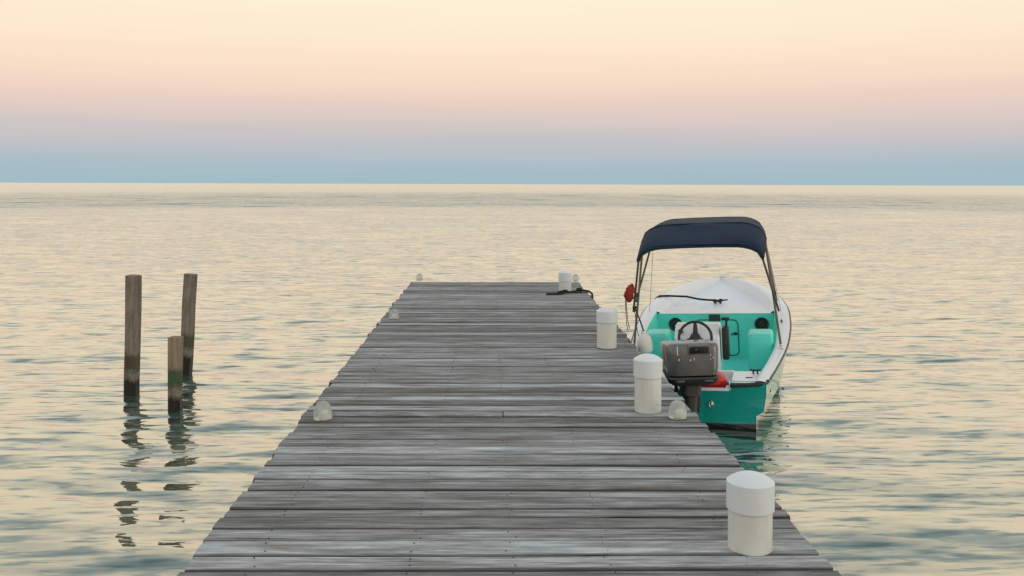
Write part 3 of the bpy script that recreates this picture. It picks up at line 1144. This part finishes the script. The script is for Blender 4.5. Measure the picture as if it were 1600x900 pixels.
for k in range(3):
    a = 2.094 * k
    q = Matrix.Rotation(a, 3, 'Y') @ Matrix.Rotation(0.5, 3, 'Z')
    cpos = Vector((0, -0.42, -0.30)) + Matrix.Rotation(a, 3, 'Y') @ Vector((0, 0, 0.085))
    b.box(mot @ cpos, (0.09, 0.008, 0.13), 0.003, mot.to_3x3() @ q)
b.build('propeller', M['leg'], motor)
b = MB()
for dx in (-0.10, 0.10):
    b.box((dx - 0.085, -0.045, 0.33), (0.028, 0.085, 0.26), 0.006)
b.box((-0.085, -0.05, 0.45), (0.26, 0.12, 0.035), 0.008)
b.tube([(-0.215, -0.07, 0.435), (0.045, -0.07, 0.435)], 0.022, 10)
b.build('clamp_bracket', M['cowl_low'], motor)
b = MB()
b.tube([(0.0, 0.04, 0.53), (0.12, 0.16, 0.42), (0.22, 0.30, 0.35), (0.30, 0.42, 0.33)], 0.016, 8)
b.tube([(-0.1, 0.04, 0.53), (-0.02, 0.20, 0.40), (-0.10, 0.36, 0.33), (-0.14, 0.46, 0.33)], 0.013, 8)
b.build('control_cables', M['rubber'], motor)

# bimini: canopy and its tubes
def arch(hw, zc, drop, n=25, r=0.26):
    P = []
    for k in range(n):
        t = -1 + 2 * k / (n - 1)
        s = math.copysign(abs(t) ** 0.9, t)
        v = hw * s
        e = max(0, (abs(s) - (1 - r / hw)) / (r / hw))
        z = zc - 0.018 * s * s - drop * (1 - math.sqrt(max(0, 1 - e * e)) if e < 1 else 1)
        P.append((v, z))
    return P


cst = [(0.955, 0.655, 1.645, 0.130), (0.975, 0.66, 1.665, 0.130), (1.20, 0.672, 1.745, 0.145), (1.45, 0.682, 1.842, 0.17), (1.52, 0.684, 1.866, 0.18),
       (1.60, 0.684, 1.872, 0.18), (1.95, 0.672, 1.888, 0.165), (2.28, 0.655, 1.905, 0.15), (2.36, 0.65, 1.900, 0.15), (2.62, 0.635, 1.80, 0.14), (2.64, 0.63, 1.782, 0.135)]
b = MB()
rws = []
for i, (u, hw, zc, dr) in enumerate(cst):
    rws.append([(v, u + 0.015 * math.sin(5 * v + i), z + 0.004 * math.sin(9 * v + 2 * i)) for v, z in arch(hw, zc, dr)])
b.grid(rws)
canopy = b.build('canopy', M['navy'], boat, True, 60)
sm = canopy.modifiers.new('cloth', 'SOLIDIFY')
sm.thickness = 0.007
sm.offset = 0
# stitched seam along the main bow and hems
b = MB()
for i in (1, 4, 8):
    u, hw, zc, dr = cst[i]
    b.tube([(v, u, z + 0.006) for v, z in arch(hw, zc, dr)], 0.007, 6)
b.build('hem', M['navy'], canopy)


def pole(top_u, hw, zc, dr, foot, name='canopy_bow'):
    A = arch(hw - 0.014, zc - 0.020, dr)
    pts = [(-foot[0], foot[1], foot[2])]
    for v, z in A:
        pts.append((v, top_u, z))
    pts.append((foot[0], foot[1], foot[2]))
    b = MB()
    # slight knee just under the canopy
    b.tube(pts, 0.0125, 8)
    return b.build(name, M['steel'], boat)


FOOT = (0.785, 1.30, GZ(1.30) + 0.02)
pole(1.53, 0.684, 1.862, 0.18, FOOT)
AFT = (0.780, 1.36, 0.86)
pole(0.985, 0.66, 1.667, 0.130, (0.779, 1.335, 0.92))
pole(2.30, 0.655, 1.903, 0.15, (0.760, 1.425, 1.02))
for sgn in (-1, 1):
    b = MB()
    b.box((sgn * FOOT[0], FOOT[1], GZ(1.30) + 0.022), (0.05, 0.08, 0.014), 0.004)
    b.box((sgn * FOOT[0], FOOT[1], GZ(1.30) + 0.042), (0.022, 0.04, 0.035), 0.006)
    b.build('deck_hinge', M['chrome'], boat)
    b = MB()
    b.tube([(sgn * 0.64, 2.34, 1.77), (sgn * 0.80, 2.75, GZ(2.75) + 0.02)], 0.0032, 5)
    b.build('guy_strap', M['thin'], boat)
    b = MB()
    b.box((sgn * 0.742, 1.38, 1.10), (0.034, 0.05, 0.05), 0.008)
    b.build('bow_joint', M['rubber'], boat)

# ================================================================== LOOSE THINGS (world positions through the boat's frame)
bpy.context.view_layer.update()
BM = boat.matrix_world.copy()
BI = BM.inverted()

# red fuel tank in the splash well
ft = tag(empty('fuel_tank', BM @ Vector((0.09, 0.22, 0.276))), 'red plastic fuel tank lying in the stern well behind the motor', 'fuel tank')
ft.rotation_euler = BM.to_euler()
b = MB()
rws = []
for t in np.linspace(-1, 1, 13):
    e = math.sqrt(max(0, 1 - abs(t) ** 3.2))
    hh = 0.008 + 0.092 * e
    rws.append([(t * 0.185, 0.115 * math.copysign(abs(math.cos(a)) ** 0.6, math.cos(a)) * (0.25 + 0.75 * e),
                 0.10 + hh * math.copysign(abs(math.sin(a)) ** 0.7, math.sin(a)) + 0.02 * math.cos(t * 1.5)) for a in np.linspace(0, 2 * math.pi, 17)[:-1]])
b.grid(rws, close=True)
b.f.append(tuple(range(16)))
b.f.append(tuple(range(len(b.v) - 16, len(b.v))))
b.build('tank_body', M['redtank'], ft)
b = MB()
b.lathe([(0, 0.19), (0.03, 0.19), (0.03, 0.225), (0.024, 0.232), (0, 0.234)], 16, (-0.06, 0.02, 0))
b.build('filler_cap', M['rubber'], ft)

# fender standing on the side deck, tied to the canopy tube
fp = Vector((1.665, 9.52, 0.49))
fd = tag(empty('boat_fender', fp), 'white bulbous fender hung at the skiff edge just behind the tall bollard', 'fender')
fd.rotation_euler = (0, math.radians(-6), 0)
b = MB()
prof = [(0, 0.0), (0.045, 0.004), (0.075, 0.035), (0.082, 0.08), (0.080, 0.13), (0.070, 0.175), (0.050, 0.205), (0.028, 0.218), (0.024, 0.245), (0.012, 0.252), (0, 0.253)]
b.lathe(prof, 26)
b.build('fender_body', M['fender'], fd)
FT = fp + Vector((-0.026, 0, 0.25))
J = BM @ Vector((-0.765, 1.33, 0.96))
b = MB()
b.tube([FT, FT + (J - FT) * 0.35 + Vector((0.006, 0, 0)), FT + (J - FT) * 0.7 + Vector((0.006, 0, 0)), J], 0.0085, 6)
for k in range(2):
    b.tube([J + Vector((0.018 * math.cos(a), 0.018 * math.sin(a), 0.012 * k + 0.004 * math.sin(a))) for a in np.linspace(0, 6.28, 13)], 0.007, 6)
b.tube([FT + Vector((0.0, 0, -0.012 + 0.012 * math.sin(a))) + Vector((0.018 * math.cos(a), 0, 0)) for a in np.linspace(0, 6.28, 13)], 0.008, 6)
tag(b.build('fender_rope', M['rope']), 'black cord tying the white fender up to the canopy tube', 'rope')

# red life vest tied to the port tube

lv0 = BM @ Vector((-0.752, 1.165, 1.16))
vest = tag(empty('life_vest', lv0), 'small red life vest with dangling straps tied to a canopy pole', 'life vest')
b = MB()
rws = []
zz = np.linspace(-0.165, 0.125, 13)
wid = cr([-0.165, -0.12, -0.05, 0.03, 0.09, 0.125], [0.018, 0.045, 0.058, 0.055, 0.040, 0.014])
for i, z in enumerate(zz):
    ring = []
    for k in range(14):
        a = 2 * math.pi * k / 14
        r = wid(z) * (1 + 0.20 * math.sin(3 * a + i * 1.1) + 0.17 * math.sin(5 * a - i * 1.7))
        ring.append((r * math.cos(a) - 0.045 + 0.22 * max(0, z + 0.02) , 0.75 * r * math.sin(a), z + 0.008 * math.sin(2 * a + i)))
    rws.append(ring)
b.grid(rws, close=True)
b.f.append(tuple(range(14)))
b.f.append(tuple(range(len(b.v) - 14, len(b.v))))
b.v = [(p[0] * 0.85, p[1] * 0.85, p[2] * 0.68) for p in b.v]
b.build('vest_body', M['red'], vest, True, 70)
for (x0, x1, zl) in ((-0.085, -0.055, -0.42), (-0.075, -0.035, -0.40), (0.01, 0.075, -0.52)):
    b = MB()
    b.tube([(x0, -0.02, -0.04), (x0 + 0.004, -0.025, -0.16), ((x0 + x1) / 2, -0.03, (zl - 0.16) / 2 - 0.05), (x1, -0.02, zl)], [0.009, 0.009, 0.008, 0.011], 6, flat=0.45)
    b.build('strap', M['strap'], vest)

# ropes
bc = [(-0.02, 3.55, FDZ(3.55) + 0.055), (-0.14, 3.545, FDZ(3.55) + 0.060), (-0.26, 3.50, FDZ(3.55) + 0.080), (-0.40, 3.46, FDZ(3.55) + 0.118),
      (-inner(3.44) - 0.02, 3.44, GZ(3.44) + 0.030), (-HW(3.44) + 0.03, 3.44, GZ(3.44) + 0.028), (-HW(3.44) - 0.018, 3.44, GZ(3.44) - 0.005),
      (-HW(3.44) - 0.02, 3.44, GZ(3.44) - 0.12), (-HW(3.44) + 0.02, 3.45, 0.30), (-HW(3.44) + 0.0, 3.46, -0.15)]
b = MB()
pts = [BM @ Vector(p) for p in bc]
b.tube(pts, 0.013, 8)
tag(b.build('bow_line', M['rope']), 'black mooring line from the bow cleat over the white gunwale', 'rope')

zr = DECK + 0.016
bx, by = 1.165, 14.0975
pts = [(0.86, 13.72, zr), (0.92, 13.72, zr), (1.00, 13.72, zr), (1.07, 13.74, zr), (1.13, 13.85, zr), (1.19, 13.93, zr + 0.004), (1.27, 13.955, zr + 0.004), (1.33, 13.99, zr + 0.006), (1.375, 14.06, zr + 0.012)]
for a in np.linspace(0, 12.5, 34):
    pts.append((1.405 + 0.032 * math.cos(a + 3.4), 14.09 + 0.028 * math.sin(a + 3.4), zr + 0.012 + 0.002 * a + 0.014 * math.sin(1.5 * a)))
pts += [(1.45, 14.03, zr + 0.02), (1.505, 13.99, zr + 0.02), (1.55, 13.95, zr + 0.012), (1.592, 13.93, zr - 0.02), (1.60, 13.92, zr - 0.10), (1.60, 13.92, 0.2), (1.60, 13.92, -0.3)]
b = MB()
b.tube(pts, 0.0155, 8)
b.tube([(1.05, 13.90, zr + 0.001), (1.12, 13.905, zr + 0.02), (1.165, 13.95, zr + 0.025), (1.21, 13.94, zr + 0.026)], 0.0155, 8)
tag(b.build('dock_line', M['rope']), 'black knotted rope lying on the planks and over the pier edge', 'rope')
